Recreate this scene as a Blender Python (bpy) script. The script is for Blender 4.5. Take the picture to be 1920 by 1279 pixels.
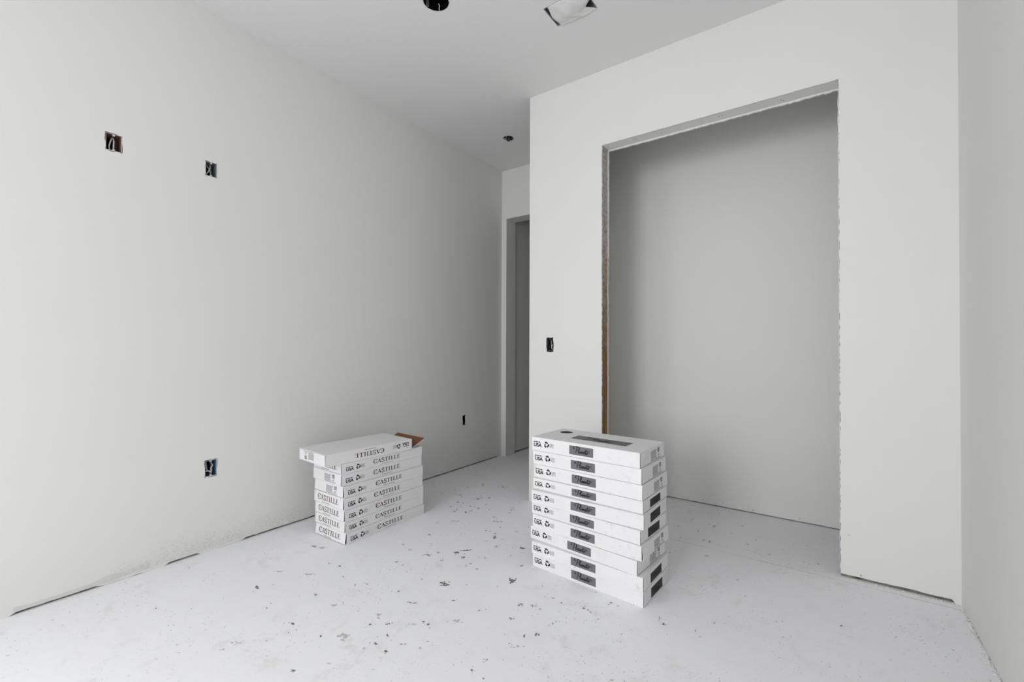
import bpy, bmesh, math, random
from mathutils import Vector, Matrix
random.seed(7)
for o in list(bpy.data.objects): bpy.data.objects.remove(o, do_unlink=True)
scn = bpy.context.scene
C = scn.collection

# ------------------------------------------------------------------ camera
CAM_H = 1.1511
def camera():
    yaw, pitch, roll = math.radians(35.285), math.radians(0.598), math.radians(0.19)
    fw = Vector((-math.sin(yaw)*math.cos(pitch), math.cos(yaw)*math.cos(pitch), math.sin(pitch)))
    rt = Vector((math.cos(yaw), math.sin(yaw), 0)); up = rt.cross(fw)
    r2 = rt*math.cos(roll) + up*math.sin(roll); u2 = -rt*math.sin(roll) + up*math.cos(roll)
    cd = bpy.data.cameras.new('camera'); co = bpy.data.objects.new('camera', cd); C.objects.link(co)
    m = Matrix((r2, u2, -fw)).transposed().to_4x4(); m.translation = (0, 0, CAM_H)
    co.matrix_world = m
    cd.sensor_fit = 'HORIZONTAL'; cd.sensor_width = 36; cd.lens = 832.53/1920*36
    cd.shift_y = 4.5/1920; cd.clip_start = 0.02
    scn.camera = co
camera()

# ------------------------------------------------------------------ world, daylight, added fill light, exposure
w = bpy.data.worlds.new('world'); scn.world = w; w.use_nodes = True
w.node_tree.nodes['Background'].inputs[0].default_value = (0.93, 0.97, 1.0, 1)
w.node_tree.nodes['Background'].inputs[1].default_value = 1.0
scn.view_settings.view_transform = 'Standard'; scn.view_settings.look = 'None'
scn.view_settings.gamma = 1; scn.view_settings.use_curve_mapping = False
scn.view_settings.exposure = -1.72
WIN = (-2.05, -0.50, 0.60, 2.75)          # window opening x0, x1, z0, z1 in the wall behind the camera
YB = -3.60                               # that wall
def daylight(name, x0, x1, z0, z1, y, power):
    ld = bpy.data.lights.new(name, 'AREA'); ld.shape = 'RECTANGLE'; ld.size = x1-x0; ld.size_y = z1-z0
    ld.energy = power; ld.color = (0.985, 0.98, 1.0)
    lo = bpy.data.objects.new(name, ld); C.objects.link(lo)
    lo.location = ((x0+x1)/2, y, (z0+z1)/2); lo.rotation_euler = (math.radians(62), 0, 0)   # shines towards +Y
daylight('window_daylight', WIN[0], WIN[1], WIN[2], WIN[3], YB-0.18, 320)
FILL_WIN = (-2.50, -0.90, 0.80, 2.45)         # made-up fill window y0, y1, z0, z1 in the left wall, behind the camera
def side_fill(name, y0, y1, z0, z1, x, power):
    ld = bpy.data.lights.new(name, 'AREA'); ld.shape = 'RECTANGLE'; ld.size = y1-y0; ld.size_y = z1-z0
    ld.energy = power; ld.color = (0.985, 0.98, 1.0)
    lo = bpy.data.objects.new(name, ld); C.objects.link(lo)
    lo.location = (x, (y0+y1)/2, (z0+z1)/2); lo.rotation_euler = (math.radians(70), 0, math.radians(-90))    # shines towards +X
side_fill('added_side_fill', FILL_WIN[0], FILL_WIN[1], FILL_WIN[2], FILL_WIN[3], -2.843-0.16, 170)  # added fill light, brightens the right wall and the floor

# ------------------------------------------------------------------ measures
H = 3.05
XL, XR, YC = -2.843, 0.4945, 2.813       # left wall, right wall, wall with the closet
XC = -1.830                              # outer corner beside the hall
O1, O2, ZT = -1.245, 0.0565, 2.5366      # closet opening
CB = 3.520                               # closet back wall
YF = 3.823                               # end of the hall
D1, DZ = -2.782, 2.530                   # doorway in the hall end
WT = 0.0127                              # drywall thickness

# ------------------------------------------------------------------ helpers
def tag(o, label=None, cat=None, group=None, kind=None):
    if label: o['label'] = label
    if cat: o['category'] = cat
    if group: o['group'] = group
    if kind: o['kind'] = kind
    return o
def link(name, me, mat=None, parent=None):
    o = bpy.data.objects.new(name, me); C.objects.link(o)
    if mat is not None and me is not None and not me.materials: me.materials.append(mat)
    if parent: o.parent = parent
    return o
def empty(name, loc=(0, 0, 0), rot=(0, 0, 0), parent=None):
    o = bpy.data.objects.new(name, None); C.objects.link(o); o.location = loc; o.rotation_euler = rot
    o.empty_display_size = 0.05
    if parent: o.parent = parent
    return o
def mesh(name, verts, faces):
    me = bpy.data.meshes.new(name); me.from_pydata([tuple(v) for v in verts], [], faces); me.update()
    return me
def fixn(me):
    bm = bmesh.new(); bm.from_mesh(me); bmesh.ops.recalc_face_normals(bm, faces=bm.faces); bm.to_mesh(me); bm.free()
    return me
def box_mesh(name, x0, x1, y0, y1, z0, z1, bevel=0.0):
    bm = bmesh.new(); bmesh.ops.create_cube(bm, size=1)
    for v in bm.verts:
        v.co = Vector(((x0+x1)/2+v.co.x*(x1-x0), (y0+y1)/2+v.co.y*(y1-y0), (z0+z1)/2+v.co.z*(z1-z0)))
    if bevel: bmesh.ops.bevel(bm, geom=bm.edges[:], offset=bevel, segments=2, affect='EDGES', profile=0.6)
    me = bpy.data.meshes.new(name); bm.to_mesh(me); bm.free(); return me
def join(name, meshes):
    bm = bmesh.new()
    for m in meshes: bm.from_mesh(m)
    me = bpy.data.meshes.new(name); bm.to_mesh(me); bm.free(); return me
def sheet(name, loops, t, mp):
    """flat sheet with holes: loops of (a, b), thickness t, mp(a, b, c) -> xyz with c in 0..t"""
    cu = bpy.data.curves.new(name, 'CURVE'); cu.dimensions = '2D'; cu.fill_mode = 'BOTH'; cu.extrude = t/2
    for lp in loops:
        s = cu.splines.new('POLY'); s.points.add(len(lp)-1); s.use_cyclic_u = True
        for p_, q in zip(s.points, lp): p_.co = (q[0], q[1], 0, 1)
    ob = bpy.data.objects.new(name, cu); C.objects.link(ob)
    dg = bpy.context.evaluated_depsgraph_get(); dg.update()
    me = bpy.data.meshes.new_from_object(ob.evaluated_get(dg)); me.name = name
    bpy.data.objects.remove(ob, do_unlink=True); bpy.data.curves.remove(cu)
    for v in me.vertices: v.co = mp(v.co.x, v.co.y, v.co.z+t/2)
    for pl in me.polygons: pl.use_smooth = False
    return fixn(me)
def text_loops(body, size, bold=0.0, spacing=1.0):
    """built-in lettering as a flat mesh in the xy plane, left-bottom at origin"""
    cu = bpy.data.curves.new('t', 'FONT'); cu.body = body; cu.size = size; cu.offset = bold; cu.space_character = spacing
    cu.resolution_u = 3
    ob = bpy.data.objects.new('t', cu); C.objects.link(ob)
    dg = bpy.context.evaluated_depsgraph_get(); dg.update()
    me = bpy.data.meshes.new_from_object(ob.evaluated_get(dg))
    bpy.data.objects.remove(ob, do_unlink=True); bpy.data.curves.remove(cu)
    return me
def crom(pts, n=6):
    if len(pts) < 3: return [Vector(p) for p in pts]
    P = [Vector(p) for p in pts]; P = [P[0]*2-P[1]] + P + [P[-1]*2-P[-2]]; out = []
    for i in range(1, len(P)-2):
        for k in range(n):
            t = k/n
            out.append(0.5*((2*P[i]) + (P[i+1]-P[i-1])*t + (2*P[i-1]-5*P[i]+4*P[i+1]-P[i+2])*t*t + (-P[i-1]+3*P[i]-3*P[i+1]+P[i+2])*t**3))
    out.append(P[-2]); return out
def ribbon(V, F, pts, w0, smooth=True, pen=None):
    """flat stroke; pen=(angle, min ratio) gives thick and thin strokes like a broad nib"""
    q = crom(pts) if smooth else [Vector(p) for p in pts]
    b = len(V)
    for i, p in enumerate(q):
        d = (q[min(i+1, len(q)-1)]-q[max(i-1, 0)])
        if d.length < 1e-9: d = Vector((1, 0))
        d.normalize(); ww = w0
        if pen: ww = w0*(pen[1]+(1-pen[1])*abs(d.x*math.sin(pen[0])-d.y*math.cos(pen[0])))
        nrm = Vector((-d.y, d.x))*ww/2
        V += [p+nrm, p-nrm]
    for i in range(len(q)-1): F.append((b+2*i, b+2*i+1, b+2*i+3, b+2*i+2))
def flat(V, F, name='print'):
    return mesh(name, [(v[0], v[1], 0) for v in V], F)
def tube_mesh(name, pts, r, n=8, smooth=True):
    q = crom([Vector(p) for p in pts], 6) if smooth and len(pts) > 2 else [Vector(p) for p in pts]
    V, F = [], []
    for i, p in enumerate(q):
        d = (q[min(i+1, len(q)-1)]-q[max(i-1, 0)]).normalized()
        a = d.orthogonal().normalized() if i == 0 else (a_-d*a_.dot(d)).normalized()
        a_ = a; b = d.cross(a)
        for k in range(n):
            t = 2*math.pi*k/n; V.append(p+a*math.cos(t)*r+b*math.sin(t)*r)
    for i in range(len(q)-1):
        for k in range(n): F.append((i*n+k, i*n+(k+1) % n, (i+1)*n+(k+1) % n, (i+1)*n+k))
    F.append(tuple(range(n-1, -1, -1))); F.append(tuple((len(q)-1)*n+k for k in range(n)))
    me = mesh(name, V, F)
    for pl in me.polygons: pl.use_smooth = len(pl.vertices) == 4
    return me

# ------------------------------------------------------------------ materials
def new_mat(name, col, rough=0.9, spec=0.2):
    m = bpy.data.materials.new(name); m.use_nodes = True
    b = m.node_tree.nodes['Principled BSDF']
    b.inputs['Base Color'].default_value = (*col, 1); b.inputs['Roughness'].default_value = rough
    b.inputs['Specular IOR Level'].default_value = spec
    return m, m.node_tree, b
def N(nt, t, **kw):
    n = nt.nodes.new(t)
    for k, v in kw.items(): setattr(n, k, v)
    return n
def noise(nt, scale, detail=3, rough=0.5, src='Object', vec=None):
    n = N(nt, 'ShaderNodeTexNoise'); n.inputs['Scale'].default_value = scale
    n.inputs['Detail'].default_value = detail; n.inputs['Roughness'].default_value = rough
    if vec is None:
        tc = N(nt, 'ShaderNodeTexCoord'); vec = tc.outputs[src]
    nt.links.new(vec, n.inputs['Vector']); return n
def ramp(nt, inp, stops):
    r = N(nt, 'ShaderNodeValToRGB'); e = r.color_ramp.elements
    while len(e) < len(stops): e.new(0.5)
    for el, (p, c) in zip(e, stops):
        el.position = p; el.color = (*c, 1) if len(c) == 3 else c
    nt.links.new(inp, r.inputs['Fac']); return r
def mix(nt, fac, a, b):
    m = N(nt, 'ShaderNodeMix', data_type='RGBA')
    if isinstance(fac, (int, float)): m.inputs[0].default_value = fac
    else: nt.links.new(fac, m.inputs[0])
    for v, i in ((a, 6), (b, 7)):
        if isinstance(v, tuple): m.inputs[i].default_value = (*v, 1)
        else: nt.links.new(v, m.inputs[i])
    return m.outputs[2]
def bump(nt, b, h, strength=0.2, dist=0.002):
    n = N(nt, 'ShaderNodeBump'); n.inputs['Strength'].default_value = strength; n.inputs['Distance'].default_value = dist
    nt.links.new(h, n.inputs['Height']); nt.links.new(n.outputs[0], b.inputs['Normal'])
def wall_mat(name, c1, c2, tex=55):
    m, nt, b = new_mat(name, c1, 0.92, 0.15)
    n1 = noise(nt, 1.6, 3); r = ramp(nt, n1.outputs['Fac'], [(0.3, c1), (0.7, c2)])
    nt.links.new(r.outputs[0], b.inputs['Base Color'])
    n2 = noise(nt, tex, 4, 0.6); bump(nt, b, n2.outputs['Fac'], 0.12, 0.0015)
    return m
M_wall = wall_mat('painted_drywall', (0.80, 0.80, 0.773), (0.815, 0.815, 0.79))
M_ceil = wall_mat('ceiling_paint', (0.84, 0.84, 0.835), (0.85, 0.85, 0.845), 80)
M_bare = wall_mat('bare_board', (0.66, 0.65, 0.625), (0.74, 0.73, 0.705), 160)
M_head = wall_mat('unpainted_drywall', (0.86, 0.855, 0.84), (0.90, 0.895, 0.88), 160)
M_gyp = wall_mat('gypsum_edge', (0.82, 0.815, 0.80), (0.87, 0.865, 0.85), 220)
def floor_mat():
    m, nt, b = new_mat('dusty_concrete', (0.79, 0.80, 0.82), 0.8, 0.25)
    n1 = noise(nt, 1.1, 4, 0.6); base = ramp(nt, n1.outputs['Fac'], [(0.25, (0.89, 0.893, 0.92)), (0.65, (0.915, 0.922, 0.955))]).outputs[0]
    # brushed, drier streaks left by the trowel
    tc = N(nt, 'ShaderNodeTexCoord'); mp = N(nt, 'ShaderNodeMapping')
    mp.inputs['Scale'].default_value = (3.0, 7.0, 1); mp.inputs['Rotation'].default_value = (0, 0, math.radians(64))
    nt.links.new(tc.outputs['Object'], mp.inputs['Vector'])
    n3 = noise(nt, 1.3, 7, 0.7, vec=mp.outputs[0]); f3 = ramp(nt, n3.outputs['Fac'], [(0.52, (0, 0, 0)), (0.75, (1, 1, 1))])
    mul = N(nt, 'ShaderNodeMath', operation='MULTIPLY'); nt.links.new(f3.outputs[0], mul.inputs[0]); mul.inputs[1].default_value = 0.16
    base = mix(nt, mul.outputs[0], base, (0.66, 0.655, 0.625))
    # rubbed, warmer smears
    n6 = noise(nt, 8.0, 9, 0.72); pm = noise(nt, 1.7, 3, 0.6)
    a6 = ramp(nt, n6.outputs['Fac'], [(0.54, (0, 0, 0)), (0.70, (1, 1, 1))]); p6 = ramp(nt, pm.outputs['Fac'], [(0.46, (0, 0, 0)), (0.62, (0.75, 0.75, 0.75))])
    m6 = N(nt, 'ShaderNodeMath', operation='MULTIPLY'); nt.links.new(a6.outputs[0], m6.inputs[0]); nt.links.new(p6.outputs[0], m6.inputs[1])
    base = mix(nt, m6.outputs[0], base, (0.68, 0.67, 0.63))
    # small splashes and pits, in patches
    for sc, th, msc, col, amt in ((70, 0.20, 2.4, (0.33, 0.32, 0.29), 0.8), (190, 0.22, 3.4, (0.28, 0.27, 0.25), 0.65)):
        n4 = noise(nt, sc, 2, 0.5); patch = noise(nt, msc, 3, 0.6)
        a = ramp(nt, n4.outputs['Fac'], [(0.665, (0, 0, 0)), (0.71, (1, 1, 1))])
        p_ = ramp(nt, patch.outputs['Fac'], [(0.44, (0, 0, 0)), (0.62, (1, 1, 1))])
        mu = N(nt, 'ShaderNodeMath', operation='MULTIPLY'); nt.links.new(a.outputs[0], mu.inputs[0]); nt.links.new(p_.outputs[0], mu.inputs[1])
        m2 = N(nt, 'ShaderNodeMath', operation='MULTIPLY'); nt.links.new(mu.outputs[0], m2.inputs[0]); m2.inputs[1].default_value = amt
        base = mix(nt, m2.outputs[0], base, col)
    nt.links.new(base, b.inputs['Base Color'])
    n5 = noise(nt, 40, 5, 0.65); bump(nt, b, n5.outputs['Fac'], 0.25, 0.002)
    return m
M_floor = floor_mat()
def carton_mat():
    m, nt, b = new_mat('white_cartonboard', (0.86, 0.86, 0.87), 0.6, 0.3)
    oi = N(nt, 'ShaderNodeObjectInfo'); tc = N(nt, 'ShaderNodeTexCoord'); ad = N(nt, 'ShaderNodeVectorMath', operation='ADD')
    sc = N(nt, 'ShaderNodeVectorMath', operation='SCALE'); sc.inputs[3].default_value = 17.0
    cx = N(nt, 'ShaderNodeCombineXYZ'); nt.links.new(oi.outputs['Random'], cx.inputs[0]); nt.links.new(oi.outputs['Random'], cx.inputs[1])
    nt.links.new(cx.outputs[0], sc.inputs[0]); nt.links.new(tc.outputs['Object'], ad.inputs[0]); nt.links.new(sc.outputs[0], ad.inputs[1])
    n1 = noise(nt, 4, 4, 0.6, vec=ad.outputs[0]); c1 = ramp(nt, n1.outputs['Fac'], [(0.3, (0.83, 0.83, 0.84)), (0.6, (0.81, 0.81, 0.815)), (0.78, (0.73, 0.725, 0.71))]).outputs[0]
    n2 = noise(nt, 26, 5, 0.7, vec=ad.outputs[0]); f = ramp(nt, n2.outputs['Fac'], [(0.56, (0, 0, 0)), (0.70, (0.55, 0.55, 0.55))]).outputs[0]
    n3 = noise(nt, 6, 2, 0.5, vec=ad.outputs[0]); g = ramp(nt, n3.outputs['Fac'], [(0.50, (0, 0, 0)), (0.66, (1, 1, 1))]).outputs[0]
    mu = N(nt, 'ShaderNodeMath', operation='MULTIPLY'); nt.links.new(f, mu.inputs[0]); nt.links.new(g, mu.inputs[1])
    nt.links.new(mix(nt, mu.outputs[0], c1, (0.42, 0.41, 0.39)), b.inputs['Base Color'])
    return m
M_carton = carton_mat()
def simple(name, col, rough=0.8, spec=0.2, var=0.12, scale=30, metal=0):
    m, nt, b = new_mat(name, col, rough, spec); b.inputs['Metallic'].default_value = metal
    n = noise(nt, scale, 3); lo = tuple(c*(1-var) for c in col); hi = tuple(min(1, c*(1+var)) for c in col)
    r = ramp(nt, n.outputs['Fac'], [(0.3, lo), (0.7, hi)]); nt.links.new(r.outputs[0], b.inputs['Base Color'])
    return m
M_kraft = simple('kraft_board', (0.205, 0.105, 0.055), 0.9, 0.1)
M_dark = simple('dark_gap_board', (0.05, 0.045, 0.04), 0.95, 0.05)
M_black = simple('black_ink', (0.018, 0.018, 0.02), 0.6, 0.25)
M_red = simple('wine_red_ink', (0.10, 0.018, 0.025), 0.6, 0.25)
M_tiny = simple('grey_small_print', (0.23, 0.23, 0.24), 0.7, 0.2)
M_slate = simple('slate_grey_ink', (0.165, 0.163, 0.182), 0.6, 0.3)
M_slatedark = simple('charcoal_ink', (0.032, 0.031, 0.034), 0.6, 0.3)
M_tile = simple('porcelain_tile', (0.42, 0.38, 0.34), 0.5, 0.4)
M_speck = simple('dark_grime', (0.22, 0.21, 0.185), 0.95, 0.05, 0.3, 60)
M_speckf = simple('pale_grime', (0.56, 0.55, 0.52), 0.95, 0.05, 0.1, 60)
M_plate = simple('treated_sill_plate', (0.21, 0.20, 0.165), 0.9, 0.1, 0.6, 18)
M_void = simple('light_stop_board', (0.10, 0.10, 0.10), 0.95, 0.05)
M_metal = simple('galvanised_steel', (0.45, 0.46, 0.46), 0.45, 0.5, 0.15, 20, 0.6)
M_blackp = simple('black_steel_and_shade', (0.006, 0.006, 0.006), 0.9, 0.02)  # also paints the shade at the back of the wall boxes
M_film = simple('white_masking_film', (0.80, 0.80, 0.79), 0.5, 0.3, 0.04)
M_blue = simple('blue_plastic_box', (0.11, 0.19, 0.30), 0.5, 0.4)
M_bluegrey = simple('blue_grey_plastic_box', (0.17, 0.215, 0.25), 0.5, 0.4)
M_rust = simple('brown_fibre_box', (0.20, 0.105, 0.085), 0.7, 0.2)
M_charc = simple('charcoal_plastic_box', (0.06, 0.07, 0.075), 0.5, 0.4)
M_cable = simple('white_cable_jacket', (0.62, 0.61, 0.58), 0.5, 0.4, 0.05)
M_cableg = simple('grey_cable_jacket', (0.33, 0.33, 0.33), 0.5, 0.4, 0.05)
M_cableb = simple('black_cable_jacket', (0.012, 0.012, 0.012), 0.5, 0.3)
M_spat = simple('texture_spatter', (0.70, 0.695, 0.67), 0.9, 0.1, 0.08, 60)
M_mud = simple('joint_compound', (0.72, 0.71, 0.69), 0.9, 0.1, 0.06, 40)
M_vinyl = simple('window_vinyl', (0.8, 0.8, 0.8), 0.4, 0.4, 0.02)
def stud_mat():
    m, nt, b = new_mat('overpainted_stud', (0.3, 0.17, 0.08), 0.85, 0.15)
    tc = N(nt, 'ShaderNodeTexCoord'); mp = N(nt, 'ShaderNodeMapping'); mp.inputs['Scale'].default_value = (30, 30, 1.2)
    nt.links.new(tc.outputs['Object'], mp.inputs['Vector'])
    g = noise(nt, 2.0, 5, 0.6, vec=mp.outputs[0]); wood = ramp(nt, g.outputs['Fac'], [(0.3, (0.15, 0.082, 0.038)), (0.55, (0.30, 0.175, 0.085)), (0.8, (0.40, 0.27, 0.15))]).outputs[0]
    sp = N(nt, 'ShaderNodeSeparateXYZ'); nt.links.new(tc.outputs['Object'], sp.inputs[0])
    n = noise(nt, 22, 5, 0.7); ma = N(nt, 'ShaderNodeMath', operation='MULTIPLY_ADD'); nt.links.new(n.outputs['Fac'], ma.inputs[0]); ma.inputs[1].default_value = 1.3
    nt.links.new(sp.outputs[2], ma.inputs[2])
    mr = N(nt, 'ShaderNodeMapRange'); mr.inputs[1].default_value = 1.75; mr.inputs[2].default_value = 2.65
    nt.links.new(ma.outputs[0], mr.inputs[0])
    n2 = noise(nt, 50, 4, 0.6); pl = ramp(nt, n2.outputs['Fac'], [(0.35, (0.30, 0.27, 0.23)), (0.5, (0.56, 0.53, 0.49)), (0.7, (0.66, 0.64, 0.61))]).outputs[0]
    nt.links.new(mix(nt, mr.outputs[0], wood, pl), b.inputs['Base Color'])
    bump(nt, b, n.outputs['Fac'], 0.4, 0.003)
    return m
M_stud = stud_mat()

# ------------------------------------------------------------------ room shell
def jag(a, b, n, amp, axis, rnd=random):
    """points from a to b (b excluded) jittered along one axis"""
    out = []
    for i in range(n):
        t = i/n; p = [a[0]+(b[0]-a[0])*t, a[1]+(b[1]-a[1])*t]
        if i: p[axis] += rnd.uniform(-amp, amp)
        out.append(tuple(p))
    return out
def hole_rect(cx, cz, w_, h_, amp=0.002, n=5):
    x0, x1, z0, z1 = cx-w_/2, cx+w_/2, cz-h_/2, cz+h_/2
    return (jag((x0, z0), (x1, z0), n, amp, 1)+jag((x1, z0), (x1, z1), n, amp, 0)+jag((x1, z1), (x0, z1), n, amp, 1)+jag((x0, z1), (x0, z0), n, amp, 0))
def struct(name, me, mat, parent=None):
    o = link(name, me, mat, parent)
    if not parent: o['kind'] = 'structure'
    return o

# where the wall boxes stand: centre along wall, centre height, size
BOX_A, BOX_B, BOX_C, BOX_D = (0.638, 2.150), (1.060, 2.158), (1.074, 0.466), (3.235, 0.457)
SW = (-1.651, 1.176)
floor = struct('floor', box_mesh('floor', -3.0, 0.64, -3.85, 6.6, -0.12, 0.0), M_floor)

def left_bottom():
    pts = []
    y = YF
    while y > YB:
        if y < 0.322 or y > 3.76: g = 0.0
        elif 0.33 <= y < 0.600: g = 0.0105+random.uniform(-.0008, .0008)
        elif 0.60 <= y < 0.865: g = max(0.0, 0.0025+random.uniform(-.003, .0025))
        elif 0.865 <= y < 1.025: g = 0.0115
        elif 1.025 <= y < 1.243: g = max(0.0, 0.002+random.uniform(-.003, .002))
        else: g = 0.0115+random.uniform(-.0015, .0015)
        pts.append((y, g)); y -= 0.021
    pts.append((YB, 0.0)); return pts
lb = left_bottom()
wl = struct('wall_left', sheet('wall_left', [lb+[(YB, H), (YF, H)], [(FILL_WIN[0], FILL_WIN[2]), (FILL_WIN[1], FILL_WIN[2]), (FILL_WIN[1], FILL_WIN[3]), (FILL_WIN[0], FILL_WIN[3])],
      hole_rect(*BOX_A, 0.065, 0.088, 0.0028), hole_rect(*BOX_B, 0.062, 0.087, 0.0028), hole_rect(*BOX_C, 0.064, 0.096, 0.0028), hole_rect(*BOX_D, 0.060, 0.094, 0.003)],
      WT, lambda a, b, c: Vector((XL-c, a, b))), M_wall)
link('sill_plate', box_mesh('sill_plate', XL-WT-0.089, XL-WT-0.001, YB, YF, 0, 0.038), M_plate, wl)
# bare strip at the foot of the wall that the paint missed
st = [(0.330, 0.0112), (0.330, 0.034), (0.377, 0.0265), (0.461, 0.027), (0.569, 0.029), (0.640, 0.044), (0.668, 0.040), (0.70, 0.022), (0.66, 0.008), (0.600, 0.0112)]
link('bare_board_strip', sheet('bare_strip', [st], 0.0006, lambda a, b, c: Vector((XL+c, a, b))), M_bare, wl)

V, F = [], []; rnd = random.Random(21)
for _ in range(2600):
    y = rnd.uniform(0.66, 1.75); zz = 0.014+abs(rnd.gauss(0, 0.050))*(1.0 if y > 0.8 else 0.5); r = rnd.uniform(0.0008, 0.0026); b0 = len(V); k = 5; ph = rnd.uniform(0, 6)
    if zz < 0.013+r: continue
    for i in range(k):
        t = ph+2*math.pi*i/k; V.append((XL+0.0004+_*1e-7, y+math.cos(t)*r*rnd.uniform(.6, 1.6), zz+math.sin(t)*r*rnd.uniform(.6, 1.3)))
    F.append(tuple(range(b0, b0+k)))
me = fixn(mesh('texture_spatter', V, F)); o = link('texture_spatter', me, M_spat, wl); o['kind'] = 'stuff'
# wall with the closet opening
def front_loops():
    lp = [(XC, 0.0), (O1, 0.0)]
    lp += jag((O1, 0.0), (O1, ZT), 220, 0.0016, 0)[1:]
    lp += jag((O1, ZT), (O2, ZT), 130, 0.0012, 1)
    lp += jag((O2, ZT), (O2, 0.016), 240, 0.0022, 0)
    lp += jag((O2, 0.016), (0.462, 0.016), 16, 0.0016, 1) + [(0.462, 0.016), (0.475, 0.0), (XR, 0.0), (XR, H), (XC, H)]
    return lp
wf = struct('wall_front', sheet('wall_front', [front_loops(), hole_rect(*SW, 0.058, 0.104, 0.004, 6)], WT,
      lambda a, b, c: Vector((a, YC+c, b))), M_wall)
CI = YC+0.1016
def inner_loops():
    lp = [(XC+0.1, 0.0), (O1+0.002, 0.0)]
    lp += jag((O1+0.002, 0.0), (O1+0.002, 1.78), 120, 0.0020, 0)[1:]
    lp += jag((O1+0.006, 1.79), (O1+0.006, ZT-0.007), 80, 0.0018, 0)
    lp += jag((O1+0.006, ZT-0.007), (O2-0.002, ZT-0.007), 170, 0.0026, 1)
    lp += jag((O2-0.002, ZT-0.007), (O2-0.002, 0.0), 160, 0.0018, 0) + [(O2-0.002, 0.0), (XR, 0.0), (XR, H), (XC+0.1, H)]
    return lp
link('inner_board', sheet('inner_board', [inner_loops()], WT, lambda a, b, c: Vector((a, CI+c, b))), M_gyp, wf)
link('jamb_stud', box_mesh('jamb_stud', O1-0.038, O1-0.0015, YC+WT, CI, 0, ZT), M_stud, wf)
link('jamb_stud', box_mesh('jamb_stud', O2+0.0015, O2+0.038, YC+WT+0.0002, CI, 0.0385, ZT), M_stud, wf)
hd = link('header_board', box_mesh('header_board', O1, O2, YC+WT, CI, ZT+0.001, ZT+0.014), M_head, wf)
V = []; F = []
for x, y in ((-1.03, 0.045), (-1.02, 0.062), (-0.52, 0.052), (-0.50, 0.048), (-0.20, 0.055), (-0.19, 0.07), (-0.86, 0.058)):
    b0 = len(V)
    for k in range(7):
        a = 2*math.pi*k/7; V.append((x+math.cos(a)*0.004*random.uniform(.7, 1.3), YC+y+math.sin(a)*0.004, ZT+0.0006))
    F.append(tuple(range(b0+6, b0-1, -1)))
link('nail_mark', mesh('nail_mark', V, F), M_speck, hd)
link('sill_plate', box_mesh('sill_plate', O2+0.002, XR, YC+WT, CI, 0, 0.038), M_plate, wf)
# nail dimples on the painted face
V = []; F = []
for x, z, r in ((0.091, 0.217, 0.0022), (0.137, 0.028, 0.0034), (0.124, 0.035, 0.0015), (0.086, 0.213, 0.0012), (0.095, 0.212, 0.0012)):
    b0 = len(V)
    for k in range(8):
        a = 2*math.pi*k/8; V.append((x+math.cos(a)*r*random.uniform(.6, 1.2), YC-0.0006, z+math.sin(a)*r*random.uniform(.6, 1.3)))
    F.append(tuple(range(b0, b0+8)))
link('nail_mark', mesh('nail_mark', V, F), M_speck, wf)
# crumbs of board and compound along the open joint under the wall
def crumbs(name, pts, mat, parent, lo, hi):
    V, F = [], []
    for (x, y) in pts:
        r = random.uniform(lo, hi); b0 = len(V); hh = r*random.uniform(.5, 1.2)
        k = random.randint(4, 6); ph = random.uniform(0, 6)
        for i in range(k):
            a = ph+2*math.pi*i/k; V.append((x+math.cos(a)*r*random.uniform(.6, 1.4), y+math.sin(a)*r*random.uniform(.6, 1.4), 0.0))
        V.append((x+random.uniform(-r, r)*.3, y+random.uniform(-r, r)*.3, hh))
        for i in range(k): F.append((b0+i, b0+(i+1) % k, b0+k))
    o = link(name, fixn(mesh(name, V, F)), mat, parent); o['kind'] = 'stuff'; return o
crumbs('board_crumbs', [(random.uniform(0.07, 0.47), YC-abs(random.gauss(0, 0.010))-0.001) for _ in range(90)], M_mud, wf, 0.002, 0.006)

# hall side, closet, right wall, hall end
struct('wall_hall_side', sheet('wall_hall_side', [[(YC+WT, 0), (YF, 0), (YF, H), (YC+WT, H)]], WT, lambda a, b, c: Vector((XC+c, a, b))), M_wall)
struct('wall_closet_side', sheet('wall_closet_side', [[(CI+WT, 0.006), (CB, 0.006), (CB, H), (CI+WT, H)]], WT, lambda a, b, c: Vector((XC+0.1143-c, a, b))), M_wall)
wcb = struct('wall_closet_back', sheet('wall_closet_back', [jag((XC+0.11, 0.008), (XR, 0.007), 60, 0.001, 1)+[(XR, 0.007), (XR, H), (XC+0.11, H)]],
      WT, lambda a, b, c: Vector((a, CB+c, b))), M_wall)
link('sill_plate', box_mesh('sill_plate', XC+0.1, XR, CB+WT, CB+0.1, 0, 0.038), M_plate, wcb)
V = []; F = []
for x, z, r in ((-0.421, 0.023, 0.0035), (-0.147, 0.026, 0.003), (-0.75, 0.030, 0.0035), (-0.66, 0.03, 0.002)):
    b0 = len(V)
    for k in range(8):
        a = 2*math.pi*k/8; V.append((x+math.cos(a)*r*random.uniform(.7, 1.2), CB-0.0006, z+math.sin(a)*r*random.uniform(.7, 1.3)))
    F.append(tuple(range(b0, b0+8)))
link('nail_mark', mesh('nail_mark', V, F), M_speck, wcb)
wr = struct('wall_right', sheet('wall_right', [[(YB, 0)]+jag((YB, 0.003), (2.62, 0.004), 110, 0.002, 1)+[(2.62, 0.0), (CB, 0), (CB, H), (YB, H)]],
      WT, lambda a, b, c: Vector((XR+c, a, b))), M_wall)
link('sill_plate', box_mesh('sill_plate', XR+WT+0.001, XR+0.1, YB, CB, 0, 0.038), M_plate, wr)
crumbs('board_crumbs', [(XR-abs(random.gauss(0, 0.009))-0.001, random.uniform(1.4, 2.8)) for _ in range(170)], M_mud, wr, 0.002, 0.007)
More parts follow.
